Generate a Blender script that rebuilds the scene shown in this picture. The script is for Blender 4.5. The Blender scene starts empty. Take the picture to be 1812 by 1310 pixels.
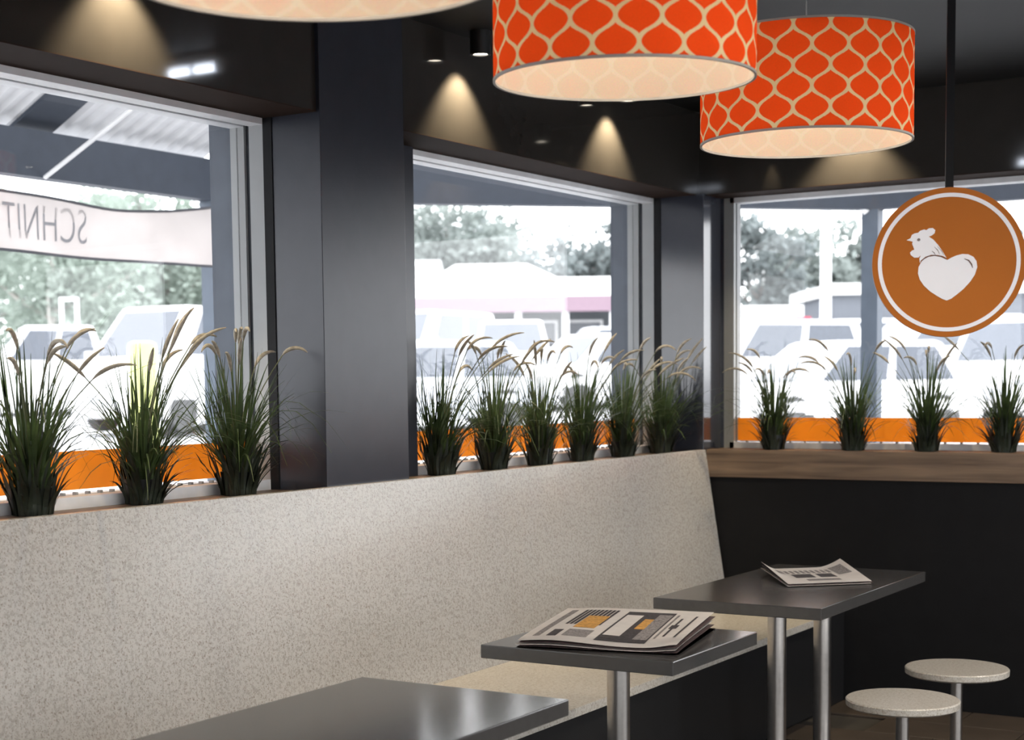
import bpy, bmesh, math, random
from mathutils import Vector, Matrix
random.seed(7)
sc = bpy.context.scene
COL = sc.collection

# ------------------------------------------------------------------ camera
W, H = 1812, 1310
F, CX, CY = 2819.54, 843.66, 917.28
YAW, PITCH, ROLL = 0.5648697, 0.08468912, -0.01272652
CAM = Vector((0, 0, 1.5))
fw = Vector((-math.sin(YAW)*math.cos(PITCH), math.cos(YAW)*math.cos(PITCH), -math.sin(PITCH)))
r0 = Vector((math.cos(YAW), math.sin(YAW), 0)); u0 = r0.cross(fw)
rt = r0*math.cos(ROLL) + u0*math.sin(ROLL); up = -r0*math.sin(ROLL) + u0*math.cos(ROLL)
cd = bpy.data.cameras.new('camera'); cam = bpy.data.objects.new('camera', cd); COL.objects.link(cam)
cam.matrix_world = Matrix(((rt.x, up.x, -fw.x, CAM.x), (rt.y, up.y, -fw.y, CAM.y), (rt.z, up.z, -fw.z, CAM.z), (0, 0, 0, 1)))
cd.sensor_width = 36; cd.lens = F*36/W
cd.shift_x = (W/2-CX)/W; cd.shift_y = (CY-H/2)/W
cd.clip_start = .05; cd.clip_end = 400
cd.dof.use_dof = True; cd.dof.focus_distance = 5.0; cd.dof.aperture_fstop = 4.0
sc.camera = cam

# ------------------------------------------------------------------ world, exposure
wd = bpy.data.worlds.new('overcast_sky'); sc.world = wd; wd.use_nodes = True
wn = wd.node_tree.nodes; wl = wd.node_tree.links
bg = wn['Background']; bg.inputs['Strength'].default_value = 5.5
tcw = wn.new('ShaderNodeTexCoord'); nzw = wn.new('ShaderNodeTexNoise'); nzw.inputs['Scale'].default_value = 3
rpw = wn.new('ShaderNodeValToRGB'); rpw.color_ramp.elements[0].color = (.86, .92, 1, 1); rpw.color_ramp.elements[1].color = (1, .99, .98, 1)
wl.new(tcw.outputs['Generated'], nzw.inputs['Vector']); wl.new(nzw.outputs['Fac'], rpw.inputs['Fac']); wl.new(rpw.outputs['Color'], bg.inputs['Color'])
vs = sc.view_settings
vs.view_transform = 'Standard'; vs.look = 'None'; vs.exposure = 0.0; vs.gamma = 1.0; vs.use_curve_mapping = False
sc.cycles.use_denoising = True
sc.cycles.max_bounces = 10; sc.cycles.transparent_max_bounces = 16
sc.cycles.sample_clamp_indirect = 6.0

# ------------------------------------------------------------------ helpers
def at(px, py, d):
    """world point seen at pixel (px,py) at forward depth d"""
    return CAM + (fw + rt*((px-CX)/F) - up*((py-CY)/F))*d

class MB:
    def __init__(s): s.v = []; s.f = []; s.uv = {}
    def box(s, x0, x1, y0, y1, z0, z1):
        b = len(s.v)
        s.v += [(x0,y0,z0),(x1,y0,z0),(x1,y1,z0),(x0,y1,z0),(x0,y0,z1),(x1,y0,z1),(x1,y1,z1),(x0,y1,z1)]
        s.f += [(b,b+3,b+2,b+1),(b+4,b+5,b+6,b+7),(b,b+1,b+5,b+4),(b+1,b+2,b+6,b+5),(b+2,b+3,b+7,b+6),(b+3,b,b+4,b+7)]
        return s
    def tube(s, pts, rad, n=10, cap=True):
        pts = [Vector(p) for p in pts]
        if not hasattr(rad, '__len__'): rad = [rad]*len(pts)
        b = len(s.v); prev = None
        for i, p in enumerate(pts):
            t = (pts[min(i+1, len(pts)-1)] - pts[max(i-1, 0)]).normalized()
            if prev is None:
                a = Vector((0,0,1)) if abs(t.z) < .9 else Vector((1,0,0))
                e1 = t.cross(a).normalized()
            else:
                e1 = (prev - t*prev.dot(t)).normalized()
            prev = e1; e2 = t.cross(e1)
            for k in range(n):
                a = 2*math.pi*k/n
                s.v.append(tuple(p + (e1*math.cos(a) + e2*math.sin(a))*rad[i]))
        for i in range(len(pts)-1):
            for k in range(n):
                s.f.append((b+i*n+k, b+i*n+(k+1)%n, b+(i+1)*n+(k+1)%n, b+(i+1)*n+k))
        if cap:
            s.f.append(tuple(b+k for k in range(n))[::-1]); e = b+(len(pts)-1)*n
            s.f.append(tuple(e+k for k in range(n)))
        return s
    def lathe(s, prof, n=48, c=(0,0,0), capb=False, capt=False):
        b = len(s.v)
        for r, z in prof:
            for k in range(n):
                a = 2*math.pi*k/n
                s.v.append((c[0]+r*math.cos(a), c[1]+r*math.sin(a), c[2]+z))
        for i in range(len(prof)-1):
            for k in range(n):
                s.f.append((b+i*n+k, b+i*n+(k+1)%n, b+(i+1)*n+(k+1)%n, b+(i+1)*n+k))
        if capb: s.f.append(tuple(b+k for k in range(n))[::-1])
        if capt: s.f.append(tuple(b+(len(prof)-1)*n+k for k in range(n)))
        return s
    def prism(s, poly, y0, y1, fn=None):
        """2-D polygon (a,b) extruded along local y"""
        b = len(s.v); n = len(poly); fn = fn or (lambda a, y, c: (a, y, c))
        for y in (y0, y1):
            for p in poly: s.v.append(fn(p[0], y, p[1]))
        s.f.append(tuple(b+i for i in range(n))); s.f.append(tuple(b+n+i for i in range(n))[::-1])
        for i in range(n):
            j = (i+1) % n; s.f.append((b+i, b+n+i, b+n+j, b+j))
        return s
    def quad(s, a, b_, c, d):
        b = len(s.v); s.v += [tuple(a), tuple(b_), tuple(c), tuple(d)]; s.f.append((b,b+1,b+2,b+3)); return s
    def build(s, name, mat, parent=None, smooth=False, bevel=0, loc=None):
        me = bpy.data.meshes.new(name); me.from_pydata(s.v, [], s.f); me.update()
        if mat: me.materials.append(mat)
        if smooth:
            me.polygons.foreach_set('use_smooth', [True]*len(me.polygons))
            if smooth == 'auto': me.set_sharp_from_angle(angle=math.radians(40))
        o = bpy.data.objects.new(name, me); COL.objects.link(o)
        if parent: o.parent = parent
        if loc is not None: o.location = loc
        if bevel:
            m = o.modifiers.new('bevel', 'BEVEL'); m.width = bevel; m.segments = 2; m.limit_method = 'ANGLE'
        return o

def tag(o, label=None, cat=None, group=None, kind=None):
    if label: o['label'] = label
    if cat: o['category'] = cat
    if group: o['group'] = group
    if kind: o['kind'] = kind
    return o
def empty(name, loc=(0,0,0), rz=0, **k):
    o = bpy.data.objects.new(name, None); COL.objects.link(o); o.location = loc; o.rotation_euler = (0,0,rz); o.empty_display_size = .1
    return tag(o, **k)
def struct(o, label=None): return tag(o, label=label, kind='structure')
def share(src, name, parent, loc=None, rot=None):
    o = src.copy(); o.name = name; COL.objects.link(o); o.parent = parent
    if loc is not None: o.location = loc
    if rot is not None: o.rotation_euler = rot
    return o

# ------------------------------------------------------------------ materials
def mat(name, col, rough=.5, metal=0, spec=.5, var=.08, scale=12, bump=0, coat=0, trans=0):
    m = bpy.data.materials.new(name); m.use_nodes = True; n = m.node_tree.nodes; l = m.node_tree.links
    p = n['Principled BSDF']; p.inputs['Roughness'].default_value = rough; p.inputs['Metallic'].default_value = metal
    p.inputs['Specular IOR Level'].default_value = spec; p.inputs['Coat Weight'].default_value = coat
    tc = n.new('ShaderNodeTexCoord'); nz = n.new('ShaderNodeTexNoise'); nz.inputs['Scale'].default_value = scale; nz.inputs['Detail'].default_value = 4
    l.new(tc.outputs['Object'], nz.inputs['Vector'])
    rp = n.new('ShaderNodeValToRGB'); rp.color_ramp.elements[0].position = .3; rp.color_ramp.elements[1].position = .7
    rp.color_ramp.elements[0].color = tuple(c*(1-var) for c in col)+(1,); rp.color_ramp.elements[1].color = tuple(min(1, c*(1+var)) for c in col)+(1,)
    l.new(nz.outputs['Fac'], rp.inputs['Fac']); l.new(rp.outputs['Color'], p.inputs['Base Color'])
    if bump:
        b = n.new('ShaderNodeBump'); b.inputs['Strength'].default_value = bump; b.inputs['Distance'].default_value = .002
        l.new(nz.outputs['Fac'], b.inputs['Height']); l.new(b.outputs['Normal'], p.inputs['Normal'])
    if trans:
        tr = n.new('ShaderNodeBsdfTranslucent'); mx = n.new('ShaderNodeMixShader'); mx.inputs['Fac'].default_value = trans
        l.new(rp.outputs['Color'], tr.inputs['Color']); l.new(p.outputs[0], mx.inputs[1]); l.new(tr.outputs[0], mx.inputs[2])
        l.new(mx.outputs[0], n['Material Output'].inputs['Surface'])
    return m
def emis(name, col, st):
    m = bpy.data.materials.new(name); m.use_nodes = True; n = m.node_tree.nodes; l = m.node_tree.links
    e = n.new('ShaderNodeEmission'); e.inputs['Color'].default_value = col+(1,); e.inputs['Strength'].default_value = st
    l.new(e.outputs[0], n['Material Output'].inputs['Surface']); return m
def glass_mat(name, tint=(1,1,1), ior=1.5):
    m = bpy.data.materials.new(name); m.use_nodes = True; n = m.node_tree.nodes; l = m.node_tree.links
    t = n.new('ShaderNodeBsdfTransparent'); t.inputs['Color'].default_value = tint+(1,)
    g = n.new('ShaderNodeBsdfGlossy'); g.inputs['Roughness'].default_value = 0.0
    lw = n.new('ShaderNodeLayerWeight'); lw.inputs['Blend'].default_value = .5
    pw = n.new('ShaderNodeMath'); pw.operation = 'POWER'; pw.inputs[1].default_value = 5.0; l.new(lw.outputs['Facing'], pw.inputs[0])
    fr = n.new('ShaderNodeMath'); fr.operation = 'MULTIPLY_ADD'; fr.inputs[1].default_value = .6; fr.inputs[2].default_value = .024; l.new(pw.outputs[0], fr.inputs[0])
    mx = n.new('ShaderNodeMixShader'); l.new(fr.outputs[0], mx.inputs[0]); l.new(t.outputs[0], mx.inputs[1]); l.new(g.outputs[0], mx.inputs[2])
    l.new(mx.outputs[0], n['Material Output'].inputs['Surface']); return m

class NX:
    """tiny expression builder for math nodes"""
    def __init__(s, tree): s.t = tree
    def m(s, op, *a):
        n = s.t.nodes.new('ShaderNodeMath'); n.operation = op
        for i, x in enumerate(a):
            if hasattr(x, 'is_output') or hasattr(x, 'links'): s.t.links.new(x, n.inputs[i])
            else: n.inputs[i].default_value = x
        return n.outputs[0]

def speckle_mat(name, a, b, rough):
    m = bpy.data.materials.new(name); m.use_nodes = True; n = m.node_tree.nodes; l = m.node_tree.links; p = n['Principled BSDF']
    tc = n.new('ShaderNodeTexCoord')
    n1 = n.new('ShaderNodeTexNoise'); n1.inputs['Scale'].default_value = 95; n1.inputs['Detail'].default_value = 3; n1.inputs['Roughness'].default_value = .6
    n2 = n.new('ShaderNodeTexNoise'); n2.inputs['Scale'].default_value = 210; n2.inputs['Detail'].default_value = 2
    n3 = n.new('ShaderNodeTexNoise'); n3.inputs['Scale'].default_value = 4
    for q in (n1, n2, n3): l.new(tc.outputs['Object'], q.inputs['Vector'])
    r1 = n.new('ShaderNodeValToRGB'); r1.color_ramp.elements[0].position = .40; r1.color_ramp.elements[1].position = .53
    r1.color_ramp.elements[0].color = b+(1,); r1.color_ramp.elements[1].color = a+(1,)
    r2 = n.new('ShaderNodeValToRGB'); r2.color_ramp.elements[0].position = .34; r2.color_ramp.elements[1].position = .42
    r2.color_ramp.elements[0].color = (.62,.57,.52,1); r2.color_ramp.elements[1].color = (1,1,1,1)
    r3 = n.new('ShaderNodeValToRGB'); r3.color_ramp.elements[0].color = (.95,.94,.92,1); r3.color_ramp.elements[1].color = (1,1,1,1)
    mx = n.new('ShaderNodeMix'); mx.data_type = 'RGBA'; mx.blend_type = 'MULTIPLY'; mx.inputs[0].default_value = 1
    mx2 = n.new('ShaderNodeMix'); mx2.data_type = 'RGBA'; mx2.blend_type = 'MULTIPLY'; mx2.inputs[0].default_value = 1
    l.new(n1.outputs[0], r1.inputs[0]); l.new(n2.outputs[0], r2.inputs[0]); l.new(n3.outputs[0], r3.inputs[0])
    l.new(r1.outputs[0], mx.inputs[6]); l.new(r2.outputs[0], mx.inputs[7]); l.new(mx.outputs[2], mx2.inputs[6]); l.new(r3.outputs[0], mx2.inputs[7])
    l.new(mx2.outputs[2], p.inputs['Base Color']); p.inputs['Roughness'].default_value = rough
    return m
def wood_mat(name, a, b, rough=.45, axis=0):
    m = bpy.data.materials.new(name); m.use_nodes = True; n = m.node_tree.nodes; l = m.node_tree.links; p = n['Principled BSDF']
    tc = n.new('ShaderNodeTexCoord'); mp = n.new('ShaderNodeMapping'); sv = [30, 30, 30]; sv[axis] = 1.6; mp.inputs['Scale'].default_value = sv
    nz = n.new('ShaderNodeTexNoise'); nz.inputs['Scale'].default_value = 1.0; nz.inputs['Detail'].default_value = 6; nz.inputs['Distortion'].default_value = .6
    rp = n.new('ShaderNodeValToRGB'); rp.color_ramp.elements[0].position = .3; rp.color_ramp.elements[1].position = .68
    rp.color_ramp.elements[0].color = a+(1,); rp.color_ramp.elements[1].color = b+(1,)
    l.new(tc.outputs['Object'], mp.inputs[0]); l.new(mp.outputs[0], nz.inputs['Vector']); l.new(nz.outputs[0], rp.inputs[0]); l.new(rp.outputs[0], p.inputs['Base Color'])
    p.inputs['Roughness'].default_value = rough; return m
def trellis_mat(name, ground, line, diff, tr):
    """ogee trellis print: u counts repeats around the drum, v counts rows"""
    m = bpy.data.materials.new(name); m.use_nodes = True; t = m.node_tree; n = t.nodes; l = t.links; X = NX(t)
    uv = n.new('ShaderNodeUVMap'); uv.uv_map = 'UVMap'; sp = n.new('ShaderNodeSeparateXYZ'); l.new(uv.outputs[0], sp.inputs[0])
    u, v = sp.outputs[0], sp.outputs[1]
    c0 = X.m('COSINE', X.m('MULTIPLY', v, math.pi))
    c = X.m('MULTIPLY', X.m('SIGN', c0), X.m('POWER', X.m('ABSOLUTE', c0), .72))
    # a small kink halfway up every S-curve
    fr = X.m('SUBTRACT', X.m('FRACT', v), .5)
    k = X.m('MULTIPLY', fr, X.m('EXPONENT', X.m('MULTIPLY', X.m('MULTIPLY', fr, fr), -130.0)))
    sgn = X.m('SIGN', X.m('SINE', X.m('MULTIPLY', X.m('ADD', v, .0), math.pi)))
    c3 = X.m('ADD', X.m('MULTIPLY', c, .5), X.m('MULTIPLY', X.m('MULTIPLY', k, sgn), .85))
    s = X.m('SINE', X.m('MULTIPLY', v, math.pi))
    slope = X.m('SQRT', X.m('ADD', 1.0, X.m('MULTIPLY', X.m('MULTIPLY', s, s), 1.6)))
    def dist(sign, off):
        # line x = off + sign*c3 (period 2 in x)
        d = X.m('SUBTRACT', u, X.m('ADD', off, X.m('MULTIPLY', c3, sign)))
        d = X.m('SUBTRACT', X.m('FRACT', X.m('ADD', X.m('MULTIPLY', d, .5), .5)), .5)
        return X.m('MULTIPLY', X.m('ABSOLUTE', d), 2.0)
    d = X.m('DIVIDE', X.m('MINIMUM', dist(1.0, .5), dist(-1.0, 1.5)), slope)
    mr = n.new('ShaderNodeMapRange'); mr.inputs['From Min'].default_value = .085; mr.inputs['From Max'].default_value = .115
    l.new(d, mr.inputs['Value'])
    tc = n.new('ShaderNodeTexCoord'); nz = n.new('ShaderNodeTexNoise'); nz.inputs['Scale'].default_value = 300; l.new(tc.outputs['Object'], nz.inputs['Vector'])
    mx = n.new('ShaderNodeMix'); mx.data_type = 'RGBA'; mx.inputs[6].default_value = line+(1,); mx.inputs[7].default_value = ground+(1,)
    l.new(mr.outputs[0], mx.inputs[0])
    wv = n.new('ShaderNodeMix'); wv.data_type = 'RGBA'; wv.blend_type = 'MULTIPLY'; wv.inputs[0].default_value = .18
    l.new(mx.outputs[2], wv.inputs[6]); l.new(nz.outputs['Color'], wv.inputs[7])
    d1 = n.new('ShaderNodeBsdfDiffuse'); t1 = n.new('ShaderNodeBsdfTranslucent'); 
    ms = n.new('ShaderNodeMixShader'); ms.inputs[0].default_value = tr/(tr+diff)
    l.new(wv.outputs[2], d1.inputs[0]); l.new(wv.outputs[2], t1.inputs[0])
    l.new(d1.outputs[0], ms.inputs[1]); l.new(t1.outputs[0], ms.inputs[2]); l.new(ms.outputs[0], n['Material Output'].inputs['Surface'])
    return m

M = {}
M['gloss_black'] = mat('black_gloss_laminate', (.033,.030,.027), .06, spec=.45, var=.05)
M['pillar'] = mat('charcoal_laminate', (.028,.031,.042), .26, spec=.38, var=.05)
M['soffit'] = mat('brown_black_soffit', (.030,.019,.015), .8, spec=.05)
M['pillar_gloss'] = mat('polished_charcoal_laminate', (.028,.031,.042), .10, spec=.6, var=.05)
M['matt_black'] = mat('matt_black_paint', (.010,.010,.011), .6, spec=.15)
M['ceiling'] = mat('charcoal_ceiling_paint', (.011,.011,.012), .6, spec=.25)
M['alu'] = mat('dim_aluminium', (.30,.31,.31), .45, metal=0, var=.03)  # weak light on the jambs put into the colour; tracks get a lighter copy
M['alu_dark'] = mat('dark_window_gap', (.03,.035,.045), .5)
M['reveal'] = mat('blue_grey_render', (.10,.115,.14), .7)
M['lit_track'] = mat('lit_aluminium_track', (.75,.76,.78), .5)  # jamb aluminium again, daylight on head and bottom tracks put into its colour
M['glass'] = glass_mat('window_glass')
M['film'] = mat('orange_window_film', (.86,.42,.06), .5, trans=.6, var=.05)
M['speckle'] = speckle_mat('speckled_stone_laminate', (.49,.478,.462), (.385,.372,.35), .22)
M['seat'] = speckle_mat('speckled_seat_laminate', (.58,.55,.50), (.47,.43,.37), .3)
M['wood'] = wood_mat('brown_timber', (.10,.065,.042), (.26,.175,.115), .5, axis=0)
M['wood_y'] = wood_mat('brown_timber_sill', (.10,.065,.042), (.22,.15,.10), .45, axis=1)
M['tile'] = mat('brown_floor_tile', (.065,.05,.04), .45, var=.15, scale=6)
M['grout'] = mat('dark_grout', (.04,.035,.03), .8)
M['table'] = mat('charcoal_table_laminate', (.060,.058,.057), .16, spec=1.0, var=.06, scale=40)
M['steel'] = mat('brushed_steel', (.55,.52,.49), .28, metal=1, var=.05, scale=60)
M['plinth'] = mat('black_bench_plinth', (.012,.012,.013), .45)
M['print'] = trellis_mat('orange_trellis_print', (.93,.11,.022), (1.0,.93,.66), .2, .8)
M['lining'] = trellis_mat('cream_shade_lining', (.93,.88,.73), (.97,.93,.80), .45, .55)
M['rimtrim'] = mat('grey_shade_trim', (.35,.33,.30), .6)
M['wire'] = mat('steel_lamp_wire', (.6,.6,.6), .35, metal=1)
M['bulb'] = emis('warm_bulb', (1, .87, .69), 118)
M['lens'] = emis('downlight_lens', (1, .90, .74), 14)
M['can'] = mat('black_downlight_can', (.012,.012,.012), .4)
M['sign'] = mat('orange_sign_face', (.46,.135,.012), .5, spec=.2, var=.06, scale=3)
M['sign_edge'] = mat('orange_sign_edge', (.30,.10,.02), .4)
M['sign_white'] = mat('white_sign_vinyl', (.92,.92,.96), .4, var=.02)
M['sign_line'] = mat('brown_sign_line', (.16,.09,.07), .5)
M['paper'] = mat('newsprint', (.78,.72,.67), .85, var=.05, scale=30, trans=.15)
M['ink'] = mat('black_ink', (.045,.035,.035), .8, var=.5, scale=120)
M['ink_grey'] = mat('grey_ink', (.25,.22,.21), .8, var=.5, scale=150)
M['ink_orange'] = mat('orange_ink', (.60,.30,.06), .8, var=.3, scale=90)
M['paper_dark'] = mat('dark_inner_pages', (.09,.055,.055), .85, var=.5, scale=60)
M['blade'] = mat('grass_blade', (.050,.078,.026), .5, var=.8, scale=9, trans=.3)
M['plume'] = mat('seed_plume', (.40,.36,.29), .9, var=.3, scale=60, trans=.2)
M['stem'] = mat('plume_stem', (.10,.11,.05), .6, var=.3)
M['pot'] = mat('black_plant_pot', (.010,.012,.011), .5)
M['post'] = mat('slate_blue_post', (.075,.095,.125), .6)
M['beam'] = mat('slate_beam', (.045,.055,.075), .6)
M['corr'] = mat('corrugated_zinc', (.80,.80,.81), .5, metal=0, var=.04)
M['white_paint'] = mat('white_paint', (.8,.8,.8), .5, var=.03)
M['banner'] = mat('cream_banner_cloth', (.70,.665,.65), .8, var=.05, scale=3, trans=.6)
M['banner_ink'] = mat('grey_banner_ink', (.45,.45,.47), .8, var=.1, trans=.5)
M['rope'] = mat('dark_rope', (.08,.08,.09), .8)
M['asphalt'] = mat('pale_carpark', (.42,.42,.43), .9, var=.12, scale=.6)
M['terrace'] = mat('terrace_concrete', (.30,.30,.30), .8, var=.1, scale=2)
M['car_white'] = mat('white_car_paint', (.75,.75,.75), .25, var=.02)
M['car_silver'] = mat('silver_car_paint', (.50,.52,.55), .25, var=.03)
M['car_red'] = mat('red_car_paint', (.45,.06,.07), .25)
M['car_glass'] = mat('car_glass', (.07,.08,.10), .08)
M['tyre'] = mat('tyre_rubber', (.09,.09,.09), .8)
M['lampglass'] = mat('headlight', (.6,.62,.65), .15)
M['leaf_a'] = mat('gum_foliage', (.235,.265,.25), .7, var=.3, scale=.35, trans=.35)
M['leaf_b'] = mat('grey_green_foliage', (.18,.205,.205), .7, var=.3, scale=.3, trans=.35)
M['leaf_c'] = mat('bright_foliage', (.30,.35,.305), .7, var=.3, scale=.3, trans=.4)
M['bark'] = mat('pale_bark', (.42,.40,.37), .9, var=.3, scale=2)
M['bark_d'] = mat('grey_bark', (.16,.14,.13), .9, var=.3, scale=2)
M['roof_white'] = mat('white_roof_sheet', (.72,.72,.70), .6, var=.03)
M['fascia'] = mat('pink_fascia', (.24,.165,.205), .6, var=.05)
M['wall_grey'] = mat('grey_shop_wall', (.12,.13,.14), .8, var=.2, scale=.5)
M['bollard'] = mat('yellow_bollard', (.40,.44,.13), .5, var=.06)
M['redpaint'] = mat('red_awning_end', (.42,.05,.08), .6)

# ------------------------------------------------------------------ room shell
YB = 7.135       # front of the timber ledge on the back wall
ZC = 2.775       # ceiling
ZS = 2.387       # underside of the bulkheads
ZL = 1.150       # window sill
XBK = -3.24      # bulkhead face, left wall

m = MB(); m.box(-3.7, 3.75, -3.2, 7.5, -.12, -.012)
floor = struct(m.build('floor', M['grout']), 'dark tiled floor under the stools')
tm = MB().box(-.298, .298, -.148, .148, -.012, 0); t0 = None
for i in range(6):
    for j in range(11):
        p = (-2.2 + .6*i + (.3 if j % 2 else 0), 3.98 + .3*j, 0)
        if p[1] > 7.0: continue
        if t0 is None: t0 = tm.build('tile', M['tile'], floor, bevel=.003, loc=p)
        else: share(t0, 'tile', floor, p)
m = MB(); m.box(-3.7, 3.75, -3.2, 7.6, ZC, ZC+.12)
struct(m.build('ceiling', M['ceiling']), 'charcoal painted ceiling')
m = MB(); m.box(-3.70, XBK, -3.2, 7.6, ZS, ZC)
struct(m.build('wall_left', M['gloss_black']), 'glossy black bulkhead above the two side windows')
m = MB(); m.box(-3.70, -3.26, -3.2, 7.6, -.12, ZL-.03); m.box(-3.70, -3.26, -3.2, -.6, ZL-.03, ZS)
struct(m.build('wall_left_lower', M['matt_black']))
m = MB(); m.box(XBK, 3.75, YB+.005, 7.6, ZS, ZC)
struct(m.build('wall_back', M['gloss_black']), 'glossy black bulkhead above the far window')
m = MB(); m.box(-3.26, 3.75, YB+.015, 7.45, -.12, 1.031)
struct(m.build('wall_back_lower', M['matt_black']), 'matt black wall below the timber ledge')
m = MB(); m.box(.9, 3.75, YB+.02, 7.45, 1.031, ZS); struct(m.build('wall_back_end', M['matt_black']))
m = MB(); m.box(-3.46, XBK+.002, -3.2, 7.11, ZS-.004, ZS-.0005)
struct(m.build('trim_3', M['soffit']), 'dark brown soffit above the side windows')
m = MB(); m.box(-3.2, .9, YB+.003, 7.33, ZS-.004, ZS-.0005)
struct(m.build('trim_4', M['soffit']), 'dark soffit above the far window')
# pillars
m = MB(); m.box(-3.43, -3.225, 4.17, 4.645, ZL-.01, ZC-.001); m.box(-3.70, -3.43, 4.19, 5.0, ZL-.03, ZS)
struct(m.build('wall_left_pillar', M['pillar'], bevel=.002), 'charcoal pillar between the two side windows')
m = MB(); m.box(-3.43, -3.20, 7.11, 7.33, ZL-.01, ZS+.002); m.box(-3.70, -3.43, 7.13, 7.6, -.1, ZS); m.box(-3.43, -3.165, 7.331, 7.48, ZL-.01, ZS)
struct(m.build('wall_corner_pillar', M['pillar_gloss'], bevel=.002), 'slim charcoal pillar in the window corner')
# sills
m = MB(); m.box(-3.46, -3.215, -.6, 7.11, ZL-.03, ZL)
struct(m.build('trim_1', M['wood_y'], bevel=.002), 'brown sill behind the bench carrying grass pots')
m = MB(); m.box(-3.198, .9, YB, 7.33, 1.031, 1.164)
struct(m.build('trim_2', M['wood'], bevel=.003), 'thick brown timber ledge below the far window')
# glazed walls behind and beside the camera
m = MB(); m.box(3.6, 3.75, -3.2, 7.6, -.12, .6); m.box(3.6, 3.75, -3.2, 7.6, 2.4, ZC)
for y in (-3.2, -.7, 1.8, 4.3, 6.9): m.box(3.6, 3.75, y, y+.1, .6, 2.4)
struct(m.build('wall_right', M['matt_black']))
m = MB(); m.box(-3.7, .3, -3.35, -3.2, -.12, ZC); m.box(.3, 3.75, -3.35, -3.2, -.12, .3); m.box(.3, 3.75, -3.35, -3.2, 2.25, ZC)
for x in (1.4, 2.5, 3.6): m.box(x, x+.1, -3.35, -3.2, .3, 2.25)
struct(m.build('wall_front', M['matt_black']))

# ------------------------------------------------------------------ windows
def side_window(name, y0, y1, label):
    w = struct(empty(name, (-3.5, (y0+y1)/2, ZL)), label)
    def part(nm, mt, boxes, bevel=0):
        m = MB()
        for b in boxes: m.box(*b)
        o = m.build(nm, mt, w, bevel=bevel); o.location = -w.location; return o
    zt = ZS
    # black edge strip, inner frame, gap, outer frame, render reveal
    part('edge_strip', M['matt_black'], [(-3.462, -3.425, y1-.004, y1+.03, ZL, zt)])
    for nm, xa, xb, mt, ins in (('inner_frame', -3.525, -3.462, M['alu'], .0), ('shadow_gap', -3.547, -3.525, M['alu_dark'], .012), ('outer_frame', -3.607, -3.547, M['alu'], .0)):
        h = .024
        part(nm, mt, [(xa, xb, y1-.0+ins, y1+.03, ZL+.0, zt), (xa, xb, y0-.03, y0-ins, ZL, zt)])
        part(nm.replace('frame', 'track'), mt if ins else M['lit_track'], [(xa, xb, y0, y1, zt-h+ins, zt+.0), (xa, xb, y0, y1, ZL-.02, ZL+.034-ins)])
    part('outer_reveal', M['reveal'], [(-3.70, -3.607, y1, y1+.05, ZL-.06, zt), (-3.70, -3.607, y0-.05, y0, ZL-.06, zt), (-3.72, -3.607, y0, y1, ZL-.06, ZL+.012)])
    part('pane', M['glass'], [(-3.580, -3.574, y0, y1, ZL+.034, zt-.02)])
    part('window_film', M['film'], [(-3.5730, -3.5722, y0, y1, 1.196, 1.312)])
    n = int((y1-y0)/.05)
    o = part('weep_clips', M['alu'], [(-3.545, -3.530, y0+.05*k, y0+.05*k+.009, ZL+.01, ZL+.042) for k in range(1, n)]); o['kind'] = 'stuff'
side_window('window_1', -.6, 4.17, 'side window nearest the camera with orange film along the bottom')
side_window('window_2', 5.0, 7.11, 'side window between the two charcoal pillars')
def back_window(name, x0, x1, label):
    w = struct(empty(name, ((x0+x1)/2, 7.35, 1.164)), label)
    def part(nm, mt, boxes):
        m = MB()
        for b in boxes: m.box(*b)
        o = m.build(nm, mt, w); o.location = -w.location; return o
    zt = ZS; zb = 1.160
    for nm, ya, yb, mt, ins in (('inner_frame', 7.330, 7.355, M['alu'], 0), ('shadow_gap', 7.355, 7.370, M['alu_dark'], .012), ('outer_frame', 7.370, 7.41, M['alu'], 0)):
        h = .028
        part(nm, mt, [(x0-.03, x0+.022-ins, ya, yb, zb, zt), (x1-.022+ins, x1+.03, ya, yb, zb, zt)])
        part(nm.replace('frame', 'track'), mt if ins else M['lit_track'], [(x0, x1, ya, yb, zt-h+ins, zt), (x0, x1, ya, yb, zb-.02, zb+.032-ins)])
    part('outer_reveal', M['reveal'], [(x0-.05, x0, 7.41, 7.45, zb-.06, zt), (x1, x1+.05, 7.41, 7.45, zb-.06, zt), (x0, x1, 7.41, 7.47, zb-.06, zb+.008)])
    part('pane', M['glass'], [(x0+.02, x1-.02, 7.385, 7.391, zb+.03, zt-.02)])
    part('window_film', M['film'], [(x0+.02, x1-.02, 7.3832, 7.384, 1.199, 1.312)])
    n = int((x1-x0)/.075)
    o = part('weep_clips', M['alu'], [(x0+.075*k, x0+.075*k+.010, 7.357, 7.370, zb+.008, zb+.040) for k in range(1, n)]); o['kind'] = 'stuff'
back_window('window_3', -3.16, .9, 'far window behind the round orange sign')

# ------------------------------------------------------------------ bench
b = empty('bench', (-2.8, 4, 0), label='long speckled stone-look bench with high sloping backrest along the windows', cat='bench')
L0 = -b.location
prof = [(-3.20, 1.164), (-3.088, .45), (-3.088, .40), (-3.118, .40), (-3.23, 1.150), (-3.23, 1.164)]
m = MB(); m.prism(prof, -2.6, YB-.002); o = m.build('backrest', M['speckle'], b, bevel=.0015); o.location = L0
m = MB(); m.box(-3.087, -2.45, -2.6, 6.70, .42, .45); o = m.build('seat', M['seat'], b, bevel=.0015); o.location = L0
m = MB(); m.box(-3.08, -2.50, -2.6, YB-.002, 0, .419); o = m.build('plinth', M['plinth'], b); o.location = L0

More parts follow.
